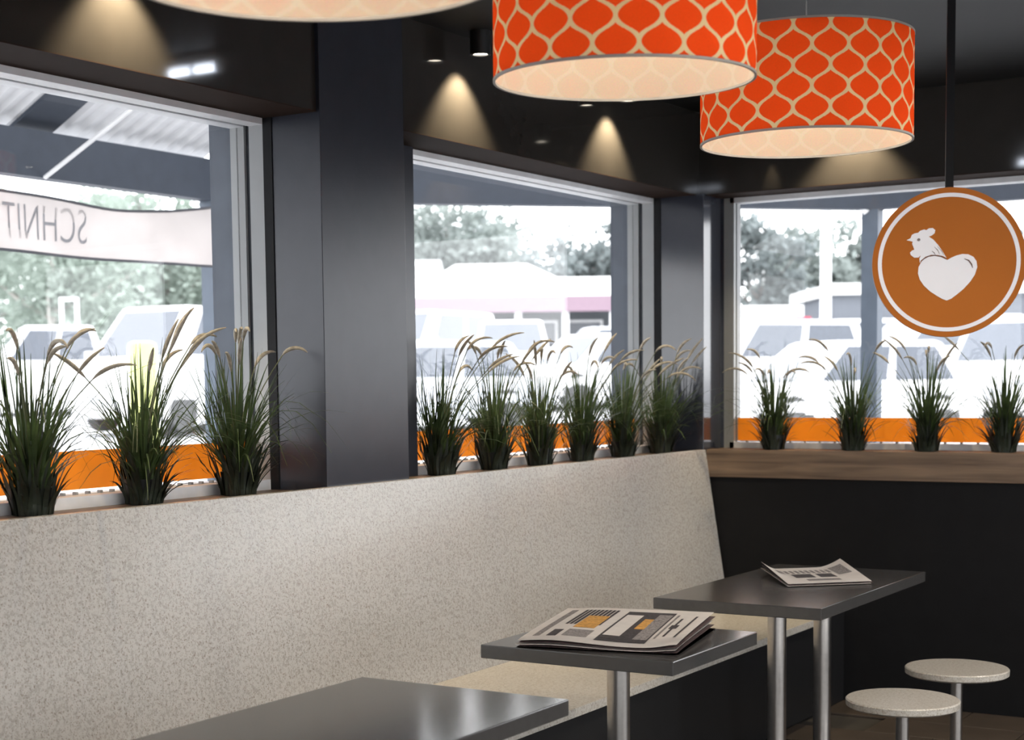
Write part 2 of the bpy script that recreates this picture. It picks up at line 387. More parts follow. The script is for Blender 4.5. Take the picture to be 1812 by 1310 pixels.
# ------------------------------------------------------------------ tables and stools
def table(y0, y1, legs, label):
    xc = -2.147; t = empty('cafe_table', (xc, (y0+y1)/2, 0), label=label, cat='table', group='cafe tables along the bench')
    MB().box(-.308, .308, -(y1-y0)/2, (y1-y0)/2, .70, .74).build('tabletop', M['table'], t, bevel=.0025)
    for y in legs:
        l = y-(y0+y1)/2
        MB().lathe([(.0,.012),(.034,.012),(.034,.694),(0,.694)], 32).build('leg', M['steel'], t, smooth='auto', loc=(0, l, 0))
        MB().lathe([(0,.694),(.075,.694),(.075,.70),(0,.70)], 24).build('mounting_plate', M['can'], t, loc=(0, l, 0))
        MB().lathe([(0,0),(.19,0),(.19,.006),(.05,.012),(0,.012)], 40).build('base', M['steel'], t, smooth='auto', loc=(0, l, 0))
table(2.10, 3.305, (2.45, 2.95), 'charcoal cafe table closest to the camera, bare of any newspaper')
table(3.885, 4.476, (4.16,), 'small square charcoal cafe table with the larger newspaper')
table(5.025, 6.185, (5.41, 5.88), 'long charcoal cafe table on two steel legs beside the stools')
def stool(x, y, label):
    s = empty('stool', (x, y, 0), label=label, cat='stool', group='round stools')
    MB().lathe([(0,.434),(.170,.434),(.180,.440),(.181,.458),(.177,.462),(0,.462)], 56).build('seat', M['seat'], s, smooth='auto')
    MB().lathe([(0,.01),(.021,.01),(.021,.428),(0,.428)], 24).build('pole', M['steel'], s, smooth='auto')
    MB().lathe([(0,.422),(.07,.422),(.07,.4335),(0,.4335)], 24).build('mounting_plate', M['can'], s)
    MB().lathe([(0,0),(.14,0),(.14,.006),(.03,.012),(0,.012)], 40).build('base', M['steel'], s, smooth='auto')
stool(-1.575, 5.69, 'round speckled stool closest to the black wall')
stool(-1.570, 5.045, 'round speckled stool in front of the other, on its camera side')

# ------------------------------------------------------------------ newspapers
def newspaper(c00, c10, c01, zf, label, prints, base, nlay=4, name='newspaper'):
    """c00 front-left, c10 front-right, c01 rear-left (table plane); zf(u,v) height over base"""
    c00, c10, c01 = Vector(c00), Vector(c10), Vector(c01)
    cen = (c10+c01)/2
    n = empty(name, (cen.x, cen.y, base), label=label, cat='newspaper', group='newspapers on the tables')
    def P(u, v, dz): 
        q = c00 + (c10-c00)*u + (c01-c00)*v
        return (q.x-cen.x, q.y-cen.y, zf(u, v)+dz)
    def sheet(nm, mt, u0, u1, v0, v1, dz, nu, nv, th, par=n, f=None):
        m = MB(); g = f or P
        for s in (0, -th):
            for j in range(nv+1):
                for i in range(nu+1): m.v.append(g(u0+(u1-u0)*i/nu, v0+(v1-v0)*j/nv, dz+s))
        k = (nu+1)*(nv+1); q = lambda i, j: j*(nu+1)+i
        for j in range(nv):
            for i in range(nu):
                a, b_, c, d = q(i,j), q(i+1,j), q(i+1,j+1), q(i,j+1)
                m.f.append((a,b_,c,d)); m.f.append((k+d,k+c,k+b_,k+a))
        for i in range(nu): m.f.append((q(i,0), k+q(i,0), k+q(i+1,0), q(i+1,0))); m.f.append((q(i+1,nv), k+q(i+1,nv), k+q(i,nv), q(i,nv)))
        for j in range(nv): m.f.append((q(0,j+1), k+q(0,j+1), k+q(0,j), q(0,j))); m.f.append((q(nu,j), k+q(nu,j), k+q(nu,j+1), q(nu,j+1)))
        return m.build(nm, mt, par, smooth='auto')
    top = sheet('front_page', M['paper'], 0, 1, 0, 1, 0, 24, 14, .0006)
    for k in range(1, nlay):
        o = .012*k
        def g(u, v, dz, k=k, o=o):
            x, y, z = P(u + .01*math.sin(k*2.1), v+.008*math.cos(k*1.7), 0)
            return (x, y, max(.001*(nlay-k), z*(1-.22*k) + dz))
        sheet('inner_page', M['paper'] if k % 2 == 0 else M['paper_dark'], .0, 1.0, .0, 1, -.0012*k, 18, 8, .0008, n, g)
    for k, (nm, mt, u0, u1, v0, v1) in enumerate(prints):
        sheet(nm, M[mt], u0, u1, v0, v1, .0006+.00004*k, max(1, int((u1-u0)*24)), max(1, int((v1-v0)*14)), .0003, top)
    return n
pr = []
def cols(u0, u1, v0, v1, k, mt='ink', gap=.35):
    w = (u1-u0)/k
    for i in range(k): pr.append(('headline', mt, u0+w*i, u0+w*(i+1-gap), v0, v1))
cols(.06, .13, .10, .92, 1, 'ink_grey'); cols(.16, .40, .45, .92, 9, 'ink', .3)
pr += [('photo_print', 'ink_orange', .24, .38, .36, .72), ('caption', 'ink', .15, .21, .10, .28), ('caption', 'ink_grey', .24, .40, .12, .3),
       ('photo_print', 'ink', .46, .78, .08, .90), ('photo_panel', 'paper', .475, .585, .22, .80), ('photo_print', 'ink_orange', .62, .70, .42, .70), ('photo_print', 'ink_grey', .68, .77, .16, .84),
       ('headline', 'ink_grey', .80, .815, .2, .85), ('headline', 'ink', .83, .88, .46, .56), ('headline', 'ink', .845, .86, .25, .75), ('headline', 'ink', .925, .94, .2, .82)]
newspaper((-2.335, 3.895), (-1.875, 3.985), (-2.435, 4.375), lambda u, v: .022+.030*max(v,0)**.8+.006*math.sin(5*u+1)*(1-v)+.010*math.exp(-((u-1)/.12)**2)*(1-v)-.006*math.exp(-((u)/.15)**2),
          'thick crumpled newspaper with colour pictures on the small square table', pr, .74, 6)
pr = []
cols(.20, .78, .62, .80, 9, 'ink_grey', .4)
pr += [('photo_print', 'ink', .22, .46, .34, .56), ('photo_print', 'ink', .52, .72, .34, .56), ('photo_print', 'ink_grey', .78, .94, .45, .85), ('caption', 'ink_grey', .1, .18, .6, .8), ('caption', 'ink_grey', .3, .7, .14, .24)]
newspaper((-2.14, 5.50), (-1.90, 5.72), (-2.375, 5.82), lambda u, v: .012+.008*v+.032*max(0, (u-.72)/.28)**1.6*v+.030*max(0, (.18-u)/.18)**1.5*v,
          'thin newspaper with upturned corners on the long two-legged table', pr, .74, 3)

# ------------------------------------------------------------------ pendant lamps
def pendant(c, R, hh, voff, label, rot=(0,0,0), nrep=19):
    p = empty('pendant_lamp', c, label=label, cat='lamp', group='orange trellis drum pendants'); p.rotation_euler = rot
    row = .0553*R/.30
    def drum(nm, mt, r, z0, z1, nv=1):
        n = 96; m = MB(); uvs = []
        for z in (z0, z1):
            for k in range(n): a = 2*math.pi*k/n; m.v.append((r*math.cos(a), r*math.sin(a), z))
        for k in range(n):
            m.f.append((k, (k+1) % n, n+(k+1) % n, n+k))
            ua, ub = 2*nrep*k/n, 2*nrep*(k+1)/n; va, vb = z0/row+voff, z1/row+voff
            uvs += [(ua, va), (ub, va), (ub, vb), (ua, vb)]
        o = m.build(nm, mt, p, smooth=True); l = o.data.uv_layers.new(name='UVMap')
        for i, q in enumerate(uvs): l.data[i].uv = q
        return o
    drum('shade', M['print'], R, 0.003, hh-.003)
    drum('lining', M['lining'], R-.004, 0.003, hh-.003)
    for z in (0, hh):
        MB().lathe([(R-.005, z-.003), (R+.001, z-.003), (R+.001, z+.003), (R-.005, z+.003), (R-.005, z-.003)], 96).build('rim', M['rimtrim'], p, smooth='auto')
    m = MB()
    for k in range(3):
        a = 2*math.pi*k/3+.4; m.tube([(0,0,hh-.02), (math.cos(a)*(R-.004), math.sin(a)*(R-.004), hh-.002)], .002, 6)
    m.build('spider_frame', M['wire'], p)
    MB().lathe([(0,hh-.10),(.018,hh-.10),(.018,hh-.02),(.006,hh-.005),(0,hh-.005)], 20).build('bulb_holder', M['can'], p, smooth='auto')
    pf = [(.0001,-.035)]+[(.035*math.cos(a), .035*math.sin(a)) for a in [math.radians(-80+16*i) for i in range(10)]]+[(.014,.045)]
    MB().lathe([(r, z+hh*.5+.005) for r, z in pf], 20).build('bulb', M['bulb'], p, smooth=True)
    zc = ZC - c[2]
    MB().tube([(0,0,hh-.01), (0,0,zc)], .0025, 8).build('cord', M['wire'], p)
    MB().lathe([(0,zc-.03),(.045,zc-.03),(.05,zc-.001),(0,zc-.001)], 24).build('ceiling_rose', M['can'], p, smooth='auto')
pendant((-1.65, 2.12, 2.168), .322, .29, .3, 'cream-lit drum pendant showing only its glowing underside at the top edge', nrep=19)
pendant((-1.757, 3.449, 2.213), .31, .30, .48, 'orange trellis drum pendant in the middle, cut off by the top edge', rot=(.012, .012, 0))
pendant((-1.697, 4.486, 2.182), .303, .293, .02, 'orange trellis drum pendant seen whole, hanging on a thin wire')

# ------------------------------------------------------------------ ceiling downlights
def downlight(x, y, label, e=70, tilt=(0, .30, 0), cone=1.6, lc=(1, .81, .53), bl=.6):
    d = empty('downlight', (x, y, ZC), label=label, cat='downlight', group='black surface downlights')
    MB().lathe([(.028,-.085),(.038,-.085),(.038,-.001),(0,-.001)], 32).build('housing', M['can'], d, smooth='auto')
    MB().lathe([(0,-.080),(.028,-.080)], 24).build('lens', M['lens'], d)
    MB().lathe([(.028,-.080),(.028,-.085)], 24).build('reflector', M['can'], d)
    ld = bpy.data.lights.new('downlight_beam', 'SPOT'); ld.energy = e; ld.color = lc; ld.spot_size = cone; ld.spot_blend = bl; ld.shadow_soft_size = .02
    lo = bpy.data.objects.new('downlight_beam', ld); COL.objects.link(lo); lo.parent = d; lo.location = (0, 0, -.088); lo.rotation_euler = tilt
downlight(-3.14, 5.02, 'black surface downlight above the near end of the middle window')
downlight(-3.14, 6.20, 'black surface downlight above the far end of the middle window')
downlight(-3.13, 3.28, 'black surface downlight washing the wall over the first window')
downlight(-2.46, 6.99, 'black surface downlight close to the far bulkhead', tilt=(.32, 0, 0))

for k, yy in enumerate((6.1, 4.7, 3.3)):  # fill downlights added outside the view to brighten stools and tables from above
    downlight(-.45, yy, ['added unseen fill downlight over the aisle beside the stools', 'added unseen fill downlight over the aisle beside the sign', 'added unseen fill downlight over the aisle near the camera'][k], 75, (0, .30, 0), 2.3, (1, .90, .76), .9)
# slim ceiling light above the tables (hidden by the middle pendant, mirrored in the bulkhead)
cl = empty('ceiling_light', (-2.20, 4.75, ZC), label='slim ceiling light behind the middle pendant, mirrored in the bulkhead', cat='light')
MB().box(-.14, .14, -.03, .03, -.035, -.001).build('housing', M['white_paint'], cl, bevel=.004)
M['tube'] = emis('cool_tube', (.80, .87, 1.0), 42)
for k, yy in enumerate((0,)):
    for xa_, xb_ in ((-.12, -.008), (.008, .12)):
        MB().tube([(xa_, yy, -.055), (xb_, yy, -.055)], .014, 12).build('tube', M['tube'], cl, smooth='auto')
for xx in (-.126, 0, .126): MB().box(xx-.006, xx+.006, -.022, .022, -.07, -.035).build('lamp_holder', M['white_paint'], cl)

# ------------------------------------------------------------------ hanging sign
SD = 4.3; sc0 = at(1678, 465, SD); SR = 131*SD/F
sg = empty('hanging_sign', sc0, label='round orange sign with white ring, rooster and heart hanging from a black rod', cat='sign')
nrm = (CAM - sc0); nrm.z = 0; ang = math.atan2(nrm.x, -nrm.y)          # face turned to the camera
sg.rotation_euler = (0, 0, ang + math.radians(4))
def disc(nm, mt, r, y0, y1, ri=0, par=sg):
    m = MB(); n = 96
    if ri == 0:
        m.prism([(r*math.cos(2*math.pi*k/n), r*math.sin(2*math.pi*k/n)) for k in range(n)], y0, y1)
    else:
        for y in (y0, y1):
            for q in (ri, r):
                for k in range(n): m.v.append((q*math.cos(2*math.pi*k/n), y, q*math.sin(2*math.pi*k/n)))
        for k in range(n):
            j = (k+1) % n
            m.f += [(k, j, n+j, n+k), (2*n+k, 3*n+k, 3*n+j, 2*n+j), (n+k, n+j, 3*n+j, 3*n+k), (j, k, 2*n+k, 2*n+j)]
    return m.build(nm, mt, par, smooth='auto')
disc('sign_disc', M['sign'], SR*.995, -.012, .012)
disc('sign_edge', M['sign_edge'], SR, -.0115, .0115, SR*.994)
disc('ring', M['sign_white'], SR*.925, -.0138, -.0119, SR*.872)
def sgp(x, y): return ((x-640)/535*SR, -(y-672)/535*SR)
heart = [(630,655),(600,635),(565,621),(525,619),(485,632),(452,660),(431,700),(427,745),(440,790),(470,835),(515,878),(565,912),(600,933),(630,945),(660,933),(700,903),(745,865),(790,815),(822,765),(838,712),(832,668),(810,637),(775,619),(735,615),(695,624),(660,638)]
roost = [(345,505),(372,492),(382,468),(402,458),(425,455),(440,440),(468,432),(482,438),(500,425),(528,424),(545,440),(540,462),(520,478),(500,484),(530,505),(565,545),(595,590),(625,640),(600,626),(560,617),(520,615),(480,627),(445,655),(440,672),(436,640),(445,618),(430,632),(400,632),(375,612),(370,595),(384,580),(400,575),(392,552),(384,532),(388,517)]
disc_y0, disc_y1 = -.0142, -.0119
MB().prism([sgp(*p) for p in heart], disc_y0, disc_y1).build('heart_emblem', M['sign_white'], sg)
MB().prism([sgp(*p) for p in roost], disc_y0, disc_y1).build('rooster_emblem', M['sign_white'], sg)
def stroke(nm, pts, w):
    m = MB(); m.tube([(sgp(*p)[0], -.0143, sgp(*p)[1]) for p in pts], [w*.4]+[w]*(len(pts)-2)+[w*.4], 6); return m.build(nm, M['sign_line'], sg)
stroke('emblem_line', [(446,664),(470,640),(500,625),(540,620),(585,628),(628,652)], .0014)
stroke('emblem_line', [(522,588),(538,600),(548,618)], .0010); stroke('emblem_line', [(540,560),(562,582),(576,612)], .0010); stroke('emblem_line', [(560,555),(592,592),(606,620)], .0008)
stroke('emblem_line', [(748,650),(778,662),(798,690),(806,716)], .0018)
MB().lathe([(0,0),(.004,0),(.004,.001),(0,.001)], 12).build('eye', M['ink_grey'], sg, loc=(sgp(430,505)[0], -.0145, sgp(430,505)[1])).rotation_euler = (math.pi/2, 0, 0)
zt = ZC - sc0.z
MB().box(-.0105, .0105, -.0105, .0105, SR*.985, zt-.012).build('rod', M['matt_black'], sg)
MB().box(-.06, .06, -.03, .03, zt-.012, zt-.0005).build('ceiling_plate', M['matt_black'], sg)

# ------------------------------------------------------------------ grass plants
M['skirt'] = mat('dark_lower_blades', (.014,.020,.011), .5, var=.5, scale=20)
def plant(x, y, z, label, group, seed, s=1.0, nb=120, npl=6, lim=(-9, 9, 9, -9)):
    rnd = random.Random(seed)
    t = empty('potted_grass', (x, y, z), label=label, cat='plant', group=group)
    def clampv(m):
        m.v = [(max(a, lim[0]-x), max(lim[3]-y, min(b, lim[2]-y)) if a < lim[1]-x else b, c) for a, b, c in m.v]
    MB().lathe([(0,0),(.036*s,0),(.044*s,.06*s),(.040*s,.06*s),(.038*s,.052*s),(0,.052*s)], 28).build('pot', M['pot'], t, smooth='auto')
    m = MB()
    def blade(px, py, pz, az, reach, hgt, droop, w):
        d = Vector((math.cos(az), math.sin(az), 0)); sd = Vector((-d.y, d.x, 0)); n = 7; b = len(m.v); tw = rnd.uniform(-.5, .5)
        for i in range(n+1):
            q = i/n
            p = Vector((px, py, pz)) + d*(reach*q**1.45) + Vector((0,0,hgt*(q*1.15 - .15*q*q) - droop*q**3.2))
            ww = w*(1-q**2.6)*.5+.0005
            e = (sd + Vector((0,0,tw*q))).normalized()
            m.v += [tuple(p-e*ww), tuple(p+e*ww)]
        for i in range(n): m.f.append((b+2*i, b+2*i+1, b+2*i+3, b+2*i+2))
    for i in range(nb):
        az = rnd.uniform(0, 2*math.pi); rr = .036*s*math.sqrt(rnd.random())
        out = rnd.random()**.8
        h = s*rnd.uniform(.20, .37)*(1-.42*out*out); reach = s*(.01+.22*out)*rnd.uniform(.7, 1.1); dr = s*rnd.uniform(0, .17)*out*out
        blade(rr*math.cos(az), rr*math.sin(az), .04*s, az, reach, h, dr, s*rnd.uniform(.0042, .0072))
    for i in range(nb//5):                         # long thin arching blades
        az = rnd.uniform(0, 2*math.pi)
        blade(.02*s*math.cos(az), .02*s*math.sin(az), .05*s, az, s*rnd.uniform(.16, .32), s*rnd.uniform(.24, .40), s*rnd.uniform(.10, .30), s*rnd.uniform(.003, .0045))
    clampv(m); f = m.build('foliage', M['blade'], t); f['kind'] = 'stuff'
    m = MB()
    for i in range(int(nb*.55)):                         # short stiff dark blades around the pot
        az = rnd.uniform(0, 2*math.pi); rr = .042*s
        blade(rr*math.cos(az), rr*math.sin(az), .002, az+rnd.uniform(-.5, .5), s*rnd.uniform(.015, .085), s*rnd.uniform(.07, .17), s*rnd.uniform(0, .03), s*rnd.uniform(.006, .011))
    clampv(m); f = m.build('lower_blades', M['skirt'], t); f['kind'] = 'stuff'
    for i in range(npl):
        hh = s*rnd.uniform(.34, .47); rc = s*rnd.uniform(.05, .17); pts = []
        for _ in range(40):                        # plumes lean away from the glass and the pillars
            az = rnd.uniform(0, 2*math.pi); d = Vector((math.cos(az), math.sin(az), 0)); e = d*(rc+.10*s)
            if x+e.x > lim[0]+.01 and y+e.y < lim[2]-.01 and y+e.y > lim[3]+.01: break
        curl = rnd.uniform(.2, 1.5)
        for k in range(9):
            q = k/8; pts.append(Vector((0,0,.05*s)) + d*(rc*q**1.8) + Vector((0,0,(hh-.05*s)*q*.82)))
        mm = MB().tube(pts, [.0014*s]*9, 5); clampv(mm); mm.build('plume_stem', M['stem'], t)
        a0 = math.atan2(rc*1.8, hh*.82); hp = [pts[-1]]; L = s*rnd.uniform(.075, .125); n = 9
        for k in range(n):
            a = a0 + curl*(k+1)/n*1.2
            hp.append(hp[-1] + (d*math.sin(a) + Vector((0,0,math.cos(a))))*(L/n))
        rad = [.0016, .0035, .0048, .0052, .0052, .005, .0046, .0038, .0028, .0012]
        mm = MB().tube(hp, [q*s for q in rad], 6); clampv(mm); mm.build('plume_head', M['plume'], t, smooth=True)
w1 = [(-3.395, 3.06), (-3.40, 3.50), (-3.38, 3.905)]
l1 = ['tall potted grass at the picture edge in the first window', 'large spreading potted grass in the middle of the first window', 'potted grass with pale plumes beside the wide pillar']
for i, (x, y) in enumerate(w1): plant(x, y, ZL, l1[i], 'potted grasses in the first window', 20+i, 1.28, 135, 9, (-3.455, -3.215, 4.155, -9))
w2 = [(-3.37, 5.07), (-3.38, 5.47), (-3.37, 5.82), (-3.375, 6.20), (-3.365, 6.58), (-3.36, 6.97)]
o2 = ['first', 'second', 'third', 'fourth', 'fifth', 'sixth']
for i, (x, y) in enumerate(w2):
    lb = '%s potted grass from the wide pillar along the middle window sill' % o2[i]
    plant(x, y, ZL, lb, 'potted grasses in the middle window', 40+i, 1.22, 120, 8, (-3.455, -3.19, 7.10, 4.66 if i else 5.01))
xb = [-2.883, -2.49, -2.146, -1.802]
for i, x in enumerate(xb):
    plant(x, 7.215, 1.164, '%s potted grass from the corner pillar along the timber ledge' % o2[i], 'potted grasses on the timber ledge', 60+i, 1.18, 120, 8, (-3.15, 9, 7.325, -9))

# ------------------------------------------------------------------ verandah outside
ZB = 2.60; A = Vector((-6.48, 7.32, ZB)); B = Vector((-3.46, 10.37, ZB)); HB = .24
v = empty('verandah', (-6.48, 7.32, -.05), label='slate-blue verandah with posts, deep beam and corrugated roof outside the windows', cat='verandah')
VL = -v.location
def vp(nm, mt, m, **k):
    o = m.build(nm, mt, v, **k); o.location = VL; return o
def hbeam(p, q, th, z0, z1, ext=0):
    d = (q-p); d.z = 0; d.normalize(); s = Vector((-d.y, d.x, 0))*th/2; p = p-d*ext; q = q+d*ext; m = MB(); b_ = []
    for z in (z0, z1):
        for c in (p-s, q-s, q+s, p+s): m.v.append((c.x, c.y, z))
    m.f = [(3,2,1,0), (4,5,6,7), (0,1,5,4), (1,2,6,5), (2,3,7,6), (3,0,4,7)]; return m
vp('beam', M['beam'], hbeam(Vector((-6.48,-4,0)), A, .10, ZB, ZB+HB))
vp('beam', M['beam'], hbeam(A, B, .10, ZB, ZB+HB))
vp('beam', M['beam'], hbeam(B, Vector((6,10.37,0)), .10, ZB, ZB+HB))
for q in (A, B, Vector((.9,10.37,0)), Vector((-6.48,1.5,0))):
    vp('post', M['post'], MB().box(q.x-.055, q.x+.055, q.y-.055, q.y+.055, -.05, ZB))
# corrugated roof: three pitches, meeting at hips from A and B to the wall corner
CZ = ZB+HB+.01; Cc = Vector((-3.70, 7.50, 0)); t1 = .50
def corr(nm, org, du, dv, nu, width, length_fn, slope, mt=M['corr']):
    """ribs run along dv (towards the wall), du runs along the eaves"""
    m = MB(); k = nu*4; prev = None
    for i in range(k+1):
        s = width*i/k; ph = i % 4; zz = (.0, .022, .022, 0)[ph]
        L0_, L1_ = length_fn(s)
        a = org + du*s + dv*L0_; b_ = org + du*s + dv*L1_
        m.v += [(a.x, a.y, CZ+L0_*slope+zz), (b_.x, b_.y, CZ+L1_*slope+zz)]
    for i in range(k): m.f.append((2*i, 2*i+1, 2*i+3, 2*i+2))
    return vp(nm, mt, m)
corr('roof_sheet', Vector((-6.60, 6.12, 0)), Vector((0,1,0)), Vector((1,0,0)), 11, 1.23, lambda s: (0, 2.9), t1)
corr('roof_sheet', Vector((-6.60, 5.05, 0)), Vector((0,1,0)), Vector((1,0,0)), 8, .80, lambda s: (0, 2.9), t1)
corr('roof_sheet', Vector((-6.60, -1.0, 0)), Vector((0,1,0)), Vector((1,0,0)), 40, 6.04, lambda s: (0, 2.9), t1)
dAB = (B-A); dAB.z = 0; LAB = dAB.length; dAB.normalize(); nAB = Vector((dAB.y, -dAB.x, 0))
if nAB.dot(Cc-A) < 0: nAB = -nAB
cs = (Cc-A).dot(dAB); cn = (Cc-A).dot(nAB); sl = 2.78*t1/cn
corr('roof_sheet', A - nAB*.12, dAB, nAB, 36, LAB, lambda s: (0, .12+cn*max(0, min(s/cs, (LAB-s)/(LAB-cs)))), sl)
corr('roof_sheet', Vector((-3.46, 10.49, 0)), Vector((1,0,0)), Vector((0,-1,0)), 60, 9.0, lambda s: (0, 3.0), .484)
# dark rafter panel between the sheets, seen from below, and pale struts
m = MB()
for (x, zz) in ((-6.58, 0), (-3.72, 2.86*t1)):
    m.v += [(x, 5.85, CZ+zz-.012), (x, 6.12, CZ+zz-.012), (x, 6.12, CZ+zz+.028), (x, 5.85, CZ+zz+.028)]
m.f = [(0,1,5,4), (1,2,6,5), (2,3,7,6), (3,0,4,7), (0,3,2,1), (4,5,6,7)]
vp('rafter', M['beam'], m)
s0 = at(80, 318, 8.9)
vp('strut', M['white_paint'], MB().tube([(-6.42, 5.95, ZB-.0), (-3.75, 6.1, ZB+2.67*t1-.02)], .012, 6))
vp('strut', M['white_paint'], MB().tube([B+Vector((-.02,-.06,-.02)), B+Vector((-.30,-.30,.42))], .022, 6))
mid = A+(B-A)*.70; vp('strut', M['white_paint'], MB().tube([Vector((mid.x+.03, mid.y-.08, ZB-.03)), Vector((mid.x+.22, mid.y-.05, ZB+.30))], .018, 6))

# banner
bn = empty('banner', (-6.36, 6.0, 2.2), label='creased cream cloth banner with mirrored grey lettering tied below the verandah beam', cat='banner')
Zt = lambda y: 2.486 - .055*math.sin(min(1, max(0, (y-5.0)/2.2))*math.pi)*.9 + .01
def bpos(y, q):
    top = 2.500 - .035*math.exp(-((y-6.35)/.40)**2) + .05*max(0, (y-6.75)/.45)**1.5; bot = 2.203 - .012*math.exp(-((y-6.3)/.5)**2)
    z = bot + (top-bot)*q
    x = -6.36 + .012*math.sin(7*y+3*q) + .010*math.sin(14*(y-7.2)+9*q)*max(0, (y-6.2))
    return Vector((x, y, z)) - bn.location
m = MB(); ny, nq = 60, 10
for s in (0, .002):
    for i in range(ny+1):
        for j in range(nq+1):
            p = bpos(3.2+4.0*i/ny, j/nq); m.v.append((p.x-s, p.y, p.z))
k = (ny+1)*(nq+1)
for i in range(ny):
    for j in range(nq):
        a = i*(nq+1)+j; m.f += [(a, a+nq+1, a+nq+2, a+1), (k+a, k+a+1, k+a+nq+2, k+a+nq+1)]
m.build('cloth', M['banner'], bn, smooth=True)
for q in (0, 1):
    MB().tube([bpos(3.2+4.0*i/40, q) for i in range(41)], .008, 6).build('hem_rope', M['rope'], bn, smooth=True)
    MB().tube([bpos(7.2, q), Vector((-6.41, 7.25, bpos(7.2, q).z+bn.location.z+(.04 if q else -.01)))-bn.location], .006, 6).build('tie', M['rope'], bn)
fc = bpy.data.curves.new('lettering', 'FONT'); fc.body = 'SCHNIT'; fc.offset = -.004; fc.size = .30; fc.extrude = .0008; fc.align_x = 'LEFT'; fc.space_character = 1.05
fo = bpy.data.objects.new('lettering', fc); COL.objects.link(fo)
dg = bpy.context.evaluated_depsgraph_get(); me = bpy.data.meshes.new_from_object(fo.evaluated_get(dg)); bpy.data.objects.remove(fo)
xs = [q.co.x for q in me.vertices]; x0, x1 = min(xs), max(xs); ys = [q.co.y for q in me.vertices]; y0, y1 = min(ys), max(ys)
YS, YE, ZT0, ZT1 = 6.165, 5.60, 2.265, 2.445     # S at the far end: reads correctly from the street
for q in me.vertices:
    u = (q.co.x-x0)/(x1-x0); w_ = (q.co.y-y0)/(y1-y0); y = YS+(YE-YS)*u; z = ZT0+(ZT1-ZT0)*w_
    q.co = Vector((-6.36+.012*math.sin(7*y+1.5)+.0035+q.co.z, y, z)) - bn.location
me.materials.append(M['banner_ink']); lo = bpy.data.objects.new('lettering', me); COL.objects.link(lo); lo.parent = bn

# ------------------------------------------------------------------ outside ground
def gz(d): return -.05 if d < 9 else -.05 + .046*(d-9) if d < 42 else 1.468 + .004*(d-42)
hf = Vector((fw.x, fw.y, 0)).normalized()
def gpt(px, d):
    p = at(px, 700, d); return Vector((p.x, p.y, gz((p-CAM).dot(hf))))
m = MB(); nx, nd = 2, [-40, -4, 9, 42, 160]
for d in nd:
    for s in (-120, 120):
        p = hf*d + Vector((hf.y, -hf.x, 0))*s; m.v.append((p.x, p.y, gz(d)-.075))
for i in range(len(nd)-1): m.f.append((2*i, 2*i+1, 2*i+3, 2*i+2))
struct(m.build('ground', M['asphalt']), 'pale car park beyond the verandah')

